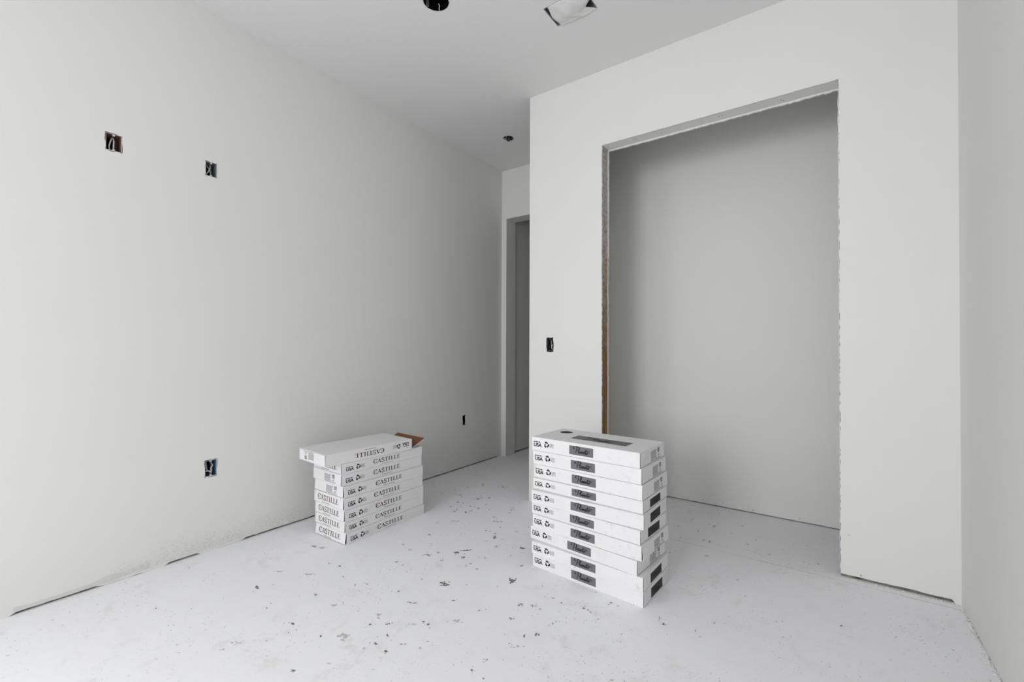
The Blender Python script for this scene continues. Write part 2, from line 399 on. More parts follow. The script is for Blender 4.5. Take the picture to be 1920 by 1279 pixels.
crumbs('dark_crumbs', [(XR-abs(random.gauss(0, 0.006))-0.001, random.choice((random.uniform(1.7, 2.05), random.uniform(2.05, 2.75)))) for _ in range(80)], M_speck, wr, 0.001, 0.0035)
DX2 = -1.905
whe = struct('wall_hall_end', sheet('wall_hall_end', [[(XL-WT, 0), (D1, 0), (D1, DZ), (DX2, DZ), (DX2, 0), (XC+0.12, 0), (XC+0.12, H), (XL-WT, H)]],
      0.170, lambda a, b, c: Vector((a, YF+c, b))), M_wall)
# far room behind the doorway
struct('wall_far_left', box_mesh('wall_far_left', -2.83, -2.80, YF+0.17, 6.5, 0.016, H), M_wall)
struct('wall_far_end', box_mesh('wall_far_end', -2.83, -0.9, 6.44, 6.5, 0.0, H), M_wall)
struct('wall_far_right', box_mesh('wall_far_right', -1.0, -0.9, YF+0.17, 6.5, 0.0, H), M_wall)
# wall behind the camera with its window
def rect(x0, x1, z0, z1): return [(x0, z0), (x1, z0), (x1, z1), (x0, z1)]
struct('wall_back', sheet('wall_back', [rect(XL-WT, XR+WT, 0, H), rect(*WIN)], 0.15, lambda a, b, c: Vector((a, YB-c, b))), M_wall)
win = struct('window_1', sheet('window_1', [rect(*WIN), rect(WIN[0]+0.04, WIN[1]-0.04, WIN[2]+0.04, WIN[3]-0.04)], 0.05,
      lambda a, b, c: Vector((a, YB-0.03-c, b))), M_vinyl)
link('meeting_rail', box_mesh('meeting_rail', WIN[0]+0.04, WIN[1]-0.04, YB-0.07, YB-0.04, 1.47, 1.52), M_vinyl, win)
fill_win = struct('added_fill_window', sheet('added_fill_window', [rect(*FILL_WIN), rect(FILL_WIN[0]+0.04, FILL_WIN[1]-0.04, FILL_WIN[2]+0.04, FILL_WIN[3]-0.04)], 0.05,
      lambda a, b, c: Vector((XL-0.03-c, a, b))), M_vinyl)  # invented frame around the added fill light
link('meeting_rail', box_mesh('meeting_rail', XL-0.07, XL-0.04, FILL_WIN[0]+0.04, FILL_WIN[1]-0.04, 1.60, 1.65), M_vinyl, fill_win)
link('reveal', join('reveal', [box_mesh('v', XL-0.145, XL-WT, FILL_WIN[0]-0.02, FILL_WIN[1]+0.02, FILL_WIN[2]-0.02, FILL_WIN[2]), box_mesh('v', XL-0.145, XL-WT, FILL_WIN[0]-0.02, FILL_WIN[1]+0.02, FILL_WIN[3], FILL_WIN[3]+0.02),
      box_mesh('v', XL-0.145, XL-WT, FILL_WIN[0]-0.02, FILL_WIN[0], FILL_WIN[2], FILL_WIN[3]), box_mesh('v', XL-0.145, XL-WT, FILL_WIN[1], FILL_WIN[1]+0.02, FILL_WIN[2], FILL_WIN[3])]), M_wall, fill_win)
# added unseen slabs that stop light leaking in through the wall cavities
for nm, b in (
              ('light_stop_far', (-3.0, 0.64, 6.57, 6.6, 0, 3.35)), ('light_stop_top', (-3.0, 0.64, -3.85, 6.6, 3.35, 3.40))):
    struct(nm, box_mesh(nm, *b), M_void)
struct('light_stop_left', sheet('light_stop_left', [rect(-3.85, 6.6, 0, 3.35), rect(*FILL_WIN)], 0.03, lambda a, b, c: Vector((-2.97-c, a, b))), M_void)
struct('light_stop_right', sheet('light_stop_right', [rect(-3.85, 6.6, 0, 3.35)], 0.03, lambda a, b, c: Vector((0.61+c, a, b))), M_void)
for nm, lps in (('light_stop_back', [rect(-3.0, 0.64, 0, 3.35), rect(*WIN)]),):
    struct(nm, sheet(nm, lps, 0.02, lambda a, b, c: Vector((a, YB-0.155-c, b))), M_void)

# ceiling with its three cut-outs
CAN = (-1.741, 1.728, 0.0735); DET = (-2.341, 3.240, 0.047)
DUCT = (-1.287, -1.036, 2.110, 2.277)
def circ(cx, cy, r, n=40, j=0.0): return [(cx+math.cos(2*math.pi*k/n)*(r+random.uniform(-j, j)), cy+math.sin(2*math.pi*k/n)*(r+random.uniform(-j, j))) for k in range(n)]
struct('ceiling', sheet('ceiling', [[(-2.97, -3.8), (0.61, -3.8), (0.61, 6.57), (-2.97, 6.57)], circ(*CAN, 44, 0.0012), circ(*DET, 22, 0.003),
      hole_rect((DUCT[0]+DUCT[1])/2, (DUCT[2]+DUCT[3])/2, DUCT[1]-DUCT[0], DUCT[3]-DUCT[2], 0.0012, 8)], WT, lambda a, b, c: Vector((a, b, H+c))), M_ceil)

# ------------------------------------------------------------------ ceiling fittings
def ring_wall(name, cx, cy, r, z0, z1, n=40, thick=0.0012, close=False):
    V, F = [], []
    for rr in (r, r-thick):
        for z in (z0, z1):
            for k in range(n):
                a = 2*math.pi*k/n; V.append((cx+math.cos(a)*rr, cy+math.sin(a)*rr, z))
    for k in range(n):
        l = (k+1) % n
        F += [(k, l, n+l, n+k), (2*n+l, 2*n+k, 3*n+k, 3*n+l), (k, 2*n+k, 2*n+l, l), (n+k, n+l, 3*n+l, 3*n+k)]
    if close: F.append(tuple(n+k for k in range(n)))
    return fixn(mesh(name, V, F))
rc = tag(empty('recessed_light_can', (CAN[0], CAN[1], H)), 'round black recessed light housing set in a hole in the ceiling', 'light housing')
link('housing', ring_wall('housing', 0, 0, CAN[2]-0.0045, 0.001, 0.16, 40, 0.001, True), M_blackp, rc)
link('steel_collar', ring_wall('collar', 0, 0, CAN[2]-0.0008, -0.0004, 0.010, 40, 0.0028), M_gyp, rc)
a0 = math.radians(118)
link('bent_tab', tube_mesh('tab', [(math.cos(a0)*0.068, math.sin(a0)*0.068, 0.004), (math.cos(a0)*0.058, math.sin(a0)*0.058, 0.006), (math.cos(a0-.12)*0.047, math.sin(a0-.12)*0.047, 0.012), (math.cos(a0-.05)*0.040, math.sin(a0-.05)*0.040, 0.02)], 0.0024, 6), M_cable, rc)
link('spring_clip', box_mesh('clip', -0.0665, -0.0635, -0.012, 0.008, 0.004, 0.09), M_metal, rc)

dx, dy = (DUCT[0]+DUCT[1])/2, (DUCT[2]+DUCT[3])/2; dw, dh = DUCT[1]-DUCT[0], DUCT[3]-DUCT[2]
vb = tag(empty('vent_boot', (dx, dy, H)), 'square ceiling vent opening covered by crumpled white masking film', 'vent')
parts = []
x0, x1, y0, y1 = -dw/2+.002, dw/2-.002, -dh/2+.002, dh/2-.002
for b in ((x0, x0+.0015, y0, y1, .0, .15), (x1-.0015, x1, y0, y1, .0, .15), (x0, x1, y0, y0+.0015, .0, .15), (x0, x1, y1-.0015, y1, .0, .15), (x0, x1, y0, y1, .15, .152)):
    parts.append(box_mesh('p', *b))
link('sheet_metal_boot', join('boot', parts), M_metal, vb)
V, F = [], []; n = 26; rnd = random.Random(3)
ph = [rnd.uniform(0, 6) for _ in range(6)]
for j in range(n+1):
    for i in range(n+1):
        u, v = i/n, j/n
        left = 0.015+0.006*math.sin(v*7+1.0); right = 0.004+0.050*max(0, 1-abs(v-0.72)/0.24)*1.0
        X = -dw/2+left+(dw-left-right)*u
        Y = -dh/2+0.002+(dh+0.006)*v
        dome = math.sin(math.pi*min(1, max(0, u*0.9+0.06)))*math.sin(math.pi*(0.10+0.84*v))
        z = 0.005-0.022*dome
        z += 0.0022*math.sin(9*u+4*v+ph[0])*math.sin(6*v+ph[1])+0.0016*math.sin(17*u-9*v+ph[2])
        if v > 0.9: z -= 0.006*(v-0.9)/0.1
        V.append((X, Y, z))
for j in range(n):
    for i in range(n): a = j*(n+1)+i; F.append((a, a+1, a+n+2, a+n+1))
fm = mesh('film', V, F)
for pl in fm.polygons: pl.use_smooth = True
fo = link('masking_film', fm, M_film, vb); sm = fo.modifiers.new('s', 'SOLIDIFY'); sm.thickness = 0.0006

dt = tag(empty('ceiling_junction_box', (DET[0], DET[1], H)), 'small round ceiling box with black wires hanging out, in the hall', 'junction box')
link('box_shell', ring_wall('shell', 0, 0, DET[2]-0.004, 0.0015, 0.045, 22, 0.002, True), M_cableg, dt)
for q in range(5):
    a = q*1.25+0.3; r = 0.03
    link('wire', tube_mesh('wire', [(math.cos(a)*r*.3, math.sin(a)*r*.3, 0.04), (math.cos(a)*r, math.sin(a)*r, 0.012), (math.cos(a+.5)*r*1.15, math.sin(a+.5)*r*1.15, -0.010), (math.cos(a+1.1)*r*.9, math.sin(a+1.1)*r*.9, -0.004), (math.cos(a+1.5)*r*.4, math.sin(a+1.5)*r*.4, 0.02)], 0.0045, 6), M_cableb if q != 2 else M_cable, dt)

# ------------------------------------------------------------------ wall boxes (local: x along wall, y into the wall, z up)
def open_box(w_, h_, d_, t=0.0022):
    ps = [box_mesh('a', -w_/2, -w_/2+t, 0, d_, -h_/2, h_/2), box_mesh('a', w_/2-t, w_/2, 0, d_, -h_/2, h_/2),
          box_mesh('a', -w_/2, w_/2, 0, d_, h_/2-t, h_/2), box_mesh('a', -w_/2, w_/2, 0, d_, -h_/2, -h_/2+t), box_mesh('a', -w_/2, w_/2, d_-t, d_, -h_/2, h_/2)]
    return join('open_box', ps)
def ear(z): return join('ear', [box_mesh('e', -0.0045, 0.0045, 0.0005, 0.008, min(z, z-math.copysign(0.008, z)), max(z, z-math.copysign(0.008, z)))])
def wall_box(name, label, loc, rotz, w_, h_, mat, cables, edge):
    e = tag(empty(name, loc, (0, 0, rotz)), label, 'electrical box', 'wall boxes left open for wiring')
    link('box_shell', open_box(w_, h_, 0.068), mat, e)
    fr = join('rim', [box_mesh('r', -w_/2-.0004, w_/2+.0004, -0.0004, 0.0012, h_/2-.0014, h_/2+.0004), box_mesh('r', -w_/2-.0004, w_/2+.0004, -0.0006, 0.0012, -h_/2-.0008, -h_/2+.0022),
                      box_mesh('r', -w_/2-.0004, -w_/2+.0010, -0.0004, 0.0012, -h_/2, h_/2), box_mesh('r', w_/2-.0020, w_/2+.0008, -0.0006, 0.0012, -h_/2, h_/2)])
    link('rim', fr, edge, e)
    link('painted_back_shade', box_mesh('kb', -w_/2+.004, w_/2-.012, 0.0635, 0.0655, -h_/2+.004, h_/2-.004), M_blackp, e)  # black sheet standing in for the shade deep in the box
    for s in (1, -1): link('screw_ear', ear(s*(h_/2-0.001)), edge, e)
    for pts, r, m in cables: link('cable', tube_mesh('cable', pts, r, 7), m, e)
    return e
LW = math.radians(90)       # local x -> +Y, local y -> -X (into the left wall)
wall_box('electrical_box', 'open brown wall box with two white cables, highest and furthest left on the wall', (XL-0.001, *BOX_A), LW, 0.060, 0.083, M_rust,
    [([(0.000, 0.03, 0.032), (-0.008, 0.016, 0.010), (-0.014, 0.014, -0.018), (-0.010, 0.02, -0.036)], 0.0030, M_cable), ([(0.003, 0.03, 0.034), (0.003, 0.014, 0.012), (0.002, 0.012, -0.015), (0.003, 0.016, -0.038)], 0.0030, M_cable)], M_cable)
wall_box('electrical_box', 'open blue-grey wall box with crossed cables, right of the brown box', (XL-0.001, *BOX_B), LW, 0.057, 0.082, M_bluegrey,
    [([(-0.022, 0.03, 0.032), (-0.010, 0.012, 0.008), (0.0, 0.012, -0.014), (0.008, 0.024, -0.036)], 0.0032, M_cableg), ([(0.004, 0.03, 0.036), (-0.001, 0.014, 0.010), (-0.010, 0.012, -0.012), (-0.018, 0.026, -0.034)], 0.0030, M_cable)], M_cable)
wall_box('electrical_box', 'open blue outlet box with curled cable, low on the left wall', (XL-0.001, *BOX_C), LW, 0.059, 0.090, M_blue,
    [([(-0.010, 0.04, 0.036), (-0.018, 0.014, 0.016), (-0.016, 0.010, -0.008), (-0.004, 0.010, -0.020), (0.004, 0.02, -0.030)], 0.0036, M_cableg), ([(0.006, 0.04, 0.034), (0.012, 0.014, 0.014), (0.004, 0.012, -0.004), (0.010, 0.014, -0.018)], 0.0034, M_cable), ([(-0.020, 0.015, -0.016), (-0.006, 0.009, -0.016), (0.006, 0.011, -0.024), (0.003, 0.02, -0.036)], 0.0034, M_cable)], M_cable)
eb = wall_box('electrical_box', 'half-covered dark outlet box low on the wall beside the hall end', (XL-0.001, *BOX_D), LW, 0.056, 0.088, M_blackp, [], M_blackp)
link('compound_smear', sheet('smear', [[(0.004, -0.043), (0.031, -0.046), (0.032, 0.046), (0.010, 0.044), (0.006, 0.02), (0.009, -0.01)]], 0.003, lambda a, b, c: Vector((a, c-0.002, b))), M_wall, eb)
link('compound_lump', sheet('lump', [[(0.004, -0.050), (0.030, -0.052), (0.026, -0.038), (0.008, -0.036)]], 0.006, lambda a, b, c: Vector((a, c-0.007, b))), M_cable, eb)
wall_box('switch_box', 'open dark switch box at mid height on the wall left of the closet', (SW[0], YC+0.001, SW[1]), 0, 0.050, 0.090, M_charc,
    [([(0.000, 0.02, 0.034), (0.006, 0.010, 0.006), (0.013, 0.006, -0.008), (0.020, 0.010, 0.006), (0.021, 0.03, 0.03)], 0.0026, M_cable), ([(0.012, 0.006, -0.006), (0.010, 0.008, -0.022), (0.013, 0.02, -0.040)], 0.0032, M_cable), ([(-0.02, 0.010, 0.036), (-0.012, 0.012, 0.0), (-0.014, 0.02, -0.034)], 0.0035, M_cableb)], M_charc)

# ------------------------------------------------------------------ lettering
def glyphs():
    G = {}
    def g(fn):
        V, F = [], []; fn(V, F); return V, F
    P = (math.radians(0), 0.35)
    def st(V, F, a, b, w_): ribbon(V, F, [a, b], w_, False)
    def serif(V, F, x, y, w_=0.30, t=0.05): st(V, F, (x-w_/2, y), (x+w_/2, y), t)
    def c(V, F):
        ribbon(V, F, [(.66, .78), (.56, .98), (.34, 1.03), (.10, .82), (.05, .48), (.14, .14), (.38, -.03), (.58, .03), (.70, .20)], .17, pen=P)
        st(V, F, (.66, .70), (.66, 1.02), .07); ribbon(V, F, [(.36, .42), (.44, .50), (.36, .58)], .10)
    def a(V, F):
        st(V, F, (.06, .02), (.36, 1.02), .065); st(V, F, (.36, 1.0), (.64, .0), .17); st(V, F, (.16, .34), (.52, .34), .055); serif(V, F, .07, .02, .24); serif(V, F, .64, .02, .26)
    def s(V, F):
        ribbon(V, F, [(.54, .76), (.46, .95), (.28, 1.0), (.10, .84), (.16, .63), (.36, .49), (.55, .34), (.52, .10), (.30, .0), (.12, .08), (.06, .26)], .14)
    def t(V, F):
        st(V, F, (.34, .0), (.34, .98), .17); st(V, F, (.0, .96), (.68, .96), .08); st(V, F, (.02, .78), (.02, 1.0), .05); st(V, F, (.66, .78), (.66, 1.0), .05); serif(V, F, .34, .02, .34)
    def i(V, F):
        st(V, F, (.2, .0), (.2, 1.0), .17); serif(V, F, .2, .02, .36); serif(V, F, .2, .98, .36)
    def l(V, F):
        st(V, F, (.2, .0), (.2, 1.0), .17); serif(V, F, .2, .98, .36); st(V, F, (.04, .03), (.58, .03), .06); st(V, F, (.58, .0), (.58, .24), .07)
    def e(V, F):
        st(V, F, (.2, .0), (.2, 1.0), .17); st(V, F, (.04, .03), (.60, .03), .06); st(V, F, (.04, .97), (.56, .97), .06); st(V, F, (.2, .52), (.44, .52), .06)
        st(V, F, (.60, .0), (.62, .26), .07); st(V, F, (.56, .80), (.56, 1.0), .07); st(V, F, (.44, .42), (.44, .62), .05)
    for k, f, adv in (('C', c, .78), ('A', a, .80), ('S', s, .68), ('T', t, .76), ('I', i, .50), ('L', l, .68), ('E', e, .72)): G[k] = (*g(f), adv)
    return G
GL = glyphs()
def serif_word(word, width, height):
    V, F = [], []; x = 0
    tot = sum(GL[ch][2] for ch in word)-0.08
    for ch in word:
        v, f, adv = GL[ch]; b0 = len(V)
        V += [Vector(((x+p.x)*width/tot, p.y*height)) for p in v]; F += [tuple(b0+i for i in q) for q in f]; x += adv
    return flat(V, F, 'lettering')
def dashes(rows, seed=1, th=0.6):
    """rows of (x0, x1, y, height): broken small print too small to read"""
    rnd = random.Random(seed); V, F = [], []
    for x0, x1, y, h in rows:
        x = x0
        while x < x1-0.0005:
            e = min(x1, x+rnd.uniform(0.8, 2.6)*h); b0 = len(V)
            V += [(x, y), (e, y), (e, y+h*th), (x, y+h*th)]; F.append((b0, b0+1, b0+2, b0+3)); x = e+h*rnd.uniform(.25, .55)
    return flat(V, F, 'small_print')
def recycle(r):
    V, F = [], []
    for k in range(3):
        a = 2*math.pi*k/3+math.radians(90)
        def pt(rr, t): return Vector((math.cos(a+t)*rr*r, math.sin(a+t)*rr*r))
        ribbon(V, F, [pt(.72, math.radians(52)), pt(.80, math.radians(20)), pt(.74, math.radians(-12))], 0.54*r)
        b0 = len(V); q = pt(.70, math.radians(-18)); d = (pt(.60, math.radians(-56))-q).normalized(); n = Vector((-d.y, d.x))
        V += [q+n*.46*r, q-n*.46*r, q+d*.44*r]; F.append((b0, b0+1, b0+2))
    return flat(V, F, 'recycle')
def usa():
    m = text_loops('USA', 0.0240, 0.00095, 1.0)
    xs = [v.co.x for v in m.vertices]; x0, x1 = min(xs), max(xs)
    for v in m.vertices: v.co.x = (v.co.x-x0)/(x1-x0)*0.052
    bm = bmesh.new(); bm.from_mesh(m)
    bm.from_mesh(dashes([(0.0, 0.047, 0.0205, 0.0058)], 5, 0.85))
    me = bpy.data.meshes.new('origin_mark'); bm.to_mesh(me); bm.free(); return me
def script_word():
    V, F = [], []
    S = [[(-.28, .035), (-.335, .04), (-.345, .085), (-.29, .125), (-.20, .135), (-.125, .11), (-.11, .055), (-.15, .005), (-.215, -.005)],
         [(-.195, .13), (-.215, .05), (-.24, -.04), (-.275, -.105)],
         [(-.165, -.055), (-.115, .015), (-.09, .085), (-.108, .085), (-.135, -.01), (-.14, -.07), (-.115, -.085), (-.085, -.05)],
         [(-.03, -.025), (-.065, -.02), (-.085, -.06), (-.06, -.085), (-.03, -.045), (-.022, -.02), (-.035, -.07), (-.012, -.08), (.005, -.04)],
         [(.005, -.02), (-.002, -.085), (.018, -.03), (.045, -.02), (.042, -.07), (.055, -.085), (.075, -.06)],
         [(.08, -.055), (.115, -.04), (.105, -.015), (.082, -.035), (.082, -.075), (.11, -.085), (.14, -.055)],
         [(.175, .075), (.155, .0), (.145, -.065), (.16, -.09), (.18, -.07)],
         [(.105, .018), (.17, .03), (.24, .02), (.30, .012), (.345, .022)],
         [(.22, -.02), (.19, -.035), (.185, -.075), (.21, -.09), (.235, -.06), (.225, -.025), (.26, -.03), (.30, -.02)]]
    for s in S: ribbon(V, F, [Vector(p)*0.137 for p in s], 0.0044, pen=(math.radians(20), 0.5))
    return flat(V, F, 'script')
def quad(x0, x1, y0, y1, notch=0.0, seed=0):
    rnd = random.Random(seed)
    pts = [(x0, y0), (x1, y0), (x1+rnd.uniform(-notch, 0), (y0+y1)/2), (x1, y1), (x0, y1)]
    return mesh('panel', [(a, b, 0) for a, b in pts], [tuple(range(5))])
P_castille = serif_word('CASTILLE', 0.203, 0.0255)
P_castille_end = serif_word('CASTILLE', 0.212, 0.0300)
P_sub = dashes([(0, 0.085, 0, 0.0045)], 2, 0.75)
P_usa = usa(); P_rec = recycle(0.0155)
P_txt = dashes([(0, 0.026, 0.0005+0.0058*k, 0.0045) for k in range(4)], 4)
P_script = script_word(); P_script_end = script_word(); P_script_top = script_word()
P_panel = quad(-0.068, 0.0685, 0.0115, 0.0535); P_panel_end = quad(-0.074, 0.064, 0.0095, 0.054, 0.003, 3)
P_panel_top = quad(-0.158, 0.158, -0.0465, 0.0465)
P_label = dashes([(-0.025, 0.048-0.006*(k % 3), 0.049-0.0054*k, 0.0045) for k in range(7)]+[(-0.025, 0.095, 0.009, 0.0055)], 9, 0.7)
P_label_code = dashes([(0.060, 0.086, 0.036+0.0042*k, 0.0052) for k in range(5)]+[(0.063, 0.084, 0.026, 0.004), (0.06, 0.082, 0.0195, 0.004)], 12, 0.8)

# ------------------------------------------------------------------ tile cartons
CL, CW, CH = 0.610, 0.320, 0.067
EPS = 0.0004
core_me = box_mesh('core', -CL/2+.013, CL/2-.013, -CW/2+.0035, CW/2-.0035, .0025, CH-.0025)
lid_me = box_mesh('lid', -CL/2+.0008, CL/2-.0008, -CW/2+.0022, CW/2-.0022, CH-.0029, CH-.0003, .0006)
base_me = box_mesh('base', -CL/2+.0008, CL/2-.0008, -CW/2+.0022, CW/2-.0022, .0003, .0029, .0006)
side_me = box_mesh('side', -CL/2, CL/2, -.0010, .0010, 0, CH-.0002, .0008)
flap_me = box_mesh('flap', -.0015, .0015, -CW/2+.0088, CW/2-.0088, -CH+.0044, -.001, .0012)
lidhole_me = sheet('lid', [rect(-CL/2+.0008, CL/2-.0008, -CW/2+.0022, CW/2-.0022), circ(-CL/2+0.078, 0.070, 0.038, 32)], .0026, lambda a, b, c: Vector((a, b, CH-.0029+c)))
corehole_me = core_me.copy()
def put(name, me, mat, parent, face, a=0.0, b=0.0, lift=EPS):
    """lay a flat print on a panel; parents carry their own local frames"""
    m = me
    if not m.materials: m.materials.append(mat)
    o = bpy.data.objects.new(name, m); C.objects.link(o); o.parent = parent
    if face == 'side': o.location = (a, -.0010-lift, b); o.rotation_euler = (math.radians(90), 0, 0)
    elif face == 'end+': o.location = (.0015+lift, a, b-CH); o.rotation_euler = (math.radians(90), 0, math.radians(90))
    elif face == 'end-': o.location = (-.0015-lift, -a, b-CH); o.rotation_euler = (math.radians(90), 0, math.radians(-90))
    elif face == 'lid': o.location = (a, b, CH-.0003+lift)
    return o
def carton(kind, label, group, corner, zbase, height, yaw, ends, flap_out=(0, 0), flipped=False, top=False, open_end=None):
    """kind: 'castille' (long side towards +X) or 'script' (long side towards -Y); corner = near bottom corner"""
    a = math.radians(yaw)
    ca, sa = math.cos(a), math.sin(a)
    if kind == 'script':    # corner is the +x end of the front side
        rot = a; off = Vector((-CL/2, CW/2))
        cx = corner[0]+off.x*ca-off.y*sa; cy = corner[1]+off.x*sa+off.y*ca
    else:                   # local x -> +Y, front side -> +X ; corner is the near end
        rot = a+math.pi/2
        ox, oy = -CW/2, CL/2
        cx = corner[0]+ox*ca-oy*sa; cy = corner[1]+ox*sa+oy*ca
    e = tag(empty('tile_carton', (cx, cy, zbase)), label, 'carton', group)
    e.scale = (1, 1, (height-0.0006)/CH)
    if flipped:
        e.location.z = zbase+(height-0.0006)
        e.rotation_euler = (Matrix.Rotation(rot, 3, 'Z') @ Matrix.Rotation(math.pi, 3, 'Y')).to_euler()
    else: e.rotation_euler = (0, 0, rot)
    link('packing_core', core_me if open_end is None else box_mesh('core', -CL/2+(.03 if open_end == '-' else .006), CL/2-.006, -CW/2+.0035, CW/2-.0035, .0035, CH-.0035),
         M_dark if open_end is None else M_tile, e)
    lid = link('lid', lidhole_me if top else lid_me, M_carton, e)
    bs = link('base', base_me, M_carton, e)
    if open_end: bs.scale = (0.994, 0.988, 1)
    if open_end:            # bare brown board on the inside of the sleeve
        for z0_, z1_ in ((.0030, .0034), (CH-.0034, CH-.0030)):
            link('inner_liner', box_mesh('liner', -CL/2+.001, -CL/2+.08, -CW/2+.0035, CW/2-.0035, z0_, z1_), M_kraft, e)
    sides = []
    for s in (-1, 1):
        sp = link('side_panel', side_me, M_carton, e); sp.location = (0, s*(CW/2-.0010), 0)
        if s > 0: sp.rotation_euler = (0, 0, math.pi)
        sides.append(sp)
    sp = sides[0]
    if kind == 'castille':
        put('brand_lettering', P_castille, M_red, sp, 'side', -0.089+random.uniform(-.006, .006), 0.0240)
        put('small_print', P_sub, M_tiny, sp, 'side', -0.026, 0.0095)
        ux, uy = -0.279, 0.0165
    else:
        put('logo_panel', P_panel, M_slate, sp, 'side', random.uniform(-.003, .003), 0.0, 0.0003)
        put('script_lettering', P_script, M_black, sp, 'side', 0.002, 0.0345, 0.0006)
        ux, uy = -0.293, 0.0215
    put('origin_mark', P_usa, M_black, sp, 'side', ux, uy)
    put('recycling_symbol', P_rec, M_black, sp, 'side', ux+0.0825, uy+0.0150)
    put('small_print', P_txt, M_tiny, sp, 'side', ux+0.101, uy+0.0030)
    for s, pr, out in ((1, ends[0], flap_out[0]), (-1, ends[1], flap_out[1])):
        if open_end == ('+' if s > 0 else '-'): continue
        fl = link('end_flap', flap_me, M_carton, e); fl.location = (s*(CL/2-.0012), 0, CH-.0012)
        fl.rotation_euler = (0, -s*math.radians(out), 0)
        fc = 'end+' if s > 0 else 'end-'
        if pr == 'castille':
            put('brand_lettering', P_castille_end, M_red, fl, fc, -0.112, 0.0225); put('small_print', P_sub, M_tiny, fl, fc, -0.066, 0.0085)
        elif pr == 'label':
            put('small_print', P_label, M_tiny, fl, fc); put('small_print', P_label_code, M_tiny, fl, fc)
        elif pr == 'logo':
            put('logo_panel', P_panel_end, M_slatedark, fl, fc, 0, 0, 0.0003); put('script_lettering', P_script_end, M_black, fl, fc, -0.005, 0.0335, 0.0006)
    if top:
        put('logo_panel', P_panel_top, M_slate, lid, 'lid', 0.036, -0.020, 0.0003)
        o = put('script_lettering', P_script_top, M_black, lid, 'lid', 0.036, -0.018, 0.0006); o.scale = (1.7, 1.7, 1)
    if open_end:            # the far end flap hangs open, brown inside up
        s = -1
        m = join('open_flap', [box_mesh('f', -.0012, .0012, -CW/2+.004, CW/2-.004, 0.0, 0.130, .0008)])
        fl = link('open_end_flap', m, M_carton, e); fl.location = (s*(CL/2-.001), 0, CH-.002)
        fl.rotation_euler = (0, s*math.radians(180-67), 0)
        ln = link('inner_liner', box_mesh('liner', -.0017, -.0013, -CW/2+.0055, CW/2-.0055, 0.001, 0.1288), M_kraft, fl)
        # narrow side flap standing out beside it
        V = [(s*(CL/2-.001), -CW/2+.001, .002), (s*(CL/2+.105), -CW/2+.004, .026), (s*(CL/2+.02), -CW/2+.002, CH-.02)]
    return e

RG = 'tile cartons with grey script logo, in the right stack'
LG = 'tile cartons with red lettering, in the left stack'
ordinal = ['bottom', 'second lowest', 'third lowest', 'fourth lowest', 'fifth from the bottom', 'sixth from the bottom', 'seventh from the bottom', 'eighth from the bottom', 'second from the top', 'top']
RS = [((-.665, 1.953), .0681, -4.15, 'logo', 1.0), ((-.666, 1.952), .0645, -3.5, 'logo', 0.5), ((-.694, 1.952), .0663, -6.2, 'label', 1.0), ((-.675, 1.960), .0677, -4.7, 'label', 4.5),
      ((-.685, 1.969), .0634, -4.65, 'logo', 0.6), ((-.674, 1.984), .0670, -1.6, 'logo', 0.6), ((-.682, 1.997), .0580, -2.8, 'logo', 0.5), ((-.686, 2.002), .0702, -3.6, 'label', 2.2),
      ((-.692, 2.008), .0722, -3.1, 'label', 1.5), ((-.701, 2.011), .0726, -3.1, 'label', 0.6)]
endtxt = {'logo': 'dark logo on its end', 'label': 'printed label on its end'}
z = 0.0
for i, (c, h, yw, en, fo_) in enumerate(RS):
    lab = 'white script-logo carton, %s in the right stack, %s' % (ordinal[i], endtxt[en])
    if i == 9: lab = 'white carton with grey script logo and round hand hole, top of the right stack'
    carton('script', lab, RG, c, z, h, yw, (en, 'label'), (fo_, 0.5), top=(i == 9)); z += h
LS = [((-2.279, 1.564), .0654, .3, 'castille', 7.0), ((-2.290, 1.563), .0629, -.05, 'castille', 1.5), ((-2.295, 1.562), .0677, -.75, 'castille', 2.0), ((-2.301, 1.561), .0692, -.6, 'castille', 3.0),
      ((-2.306, 1.563), .0674, -1.25, 'label', 3.5), ((-2.321, 1.557), .0692, -1.85, 'label', 1.0), ((-2.322, 1.559), .0641, -2.2, 'castille', 1.0)]
lord = ['bottom', 'second lowest', 'third lowest', 'fourth lowest', 'fifth from the bottom', 'third from the top', 'just under the top carton']
z = 0.0
for i, (c, h, yw, en, fo_) in enumerate(LS):
    carton('castille', 'white red-lettered carton, %s in the left stack, %s' % (lord[i], 'lettered end' if en == 'castille' else 'label on its end'),
           LG, c, z, h, yw, ('label', en), (0.5, fo_)); z += h
carton('castille', 'upside-down white carton with an open brown end flap on top of the left stack', LG, (-2.330, 1.459), z, .0697, -3.75, ('label', 'label'), (1.0, 0.0), flipped=True, open_end='-')

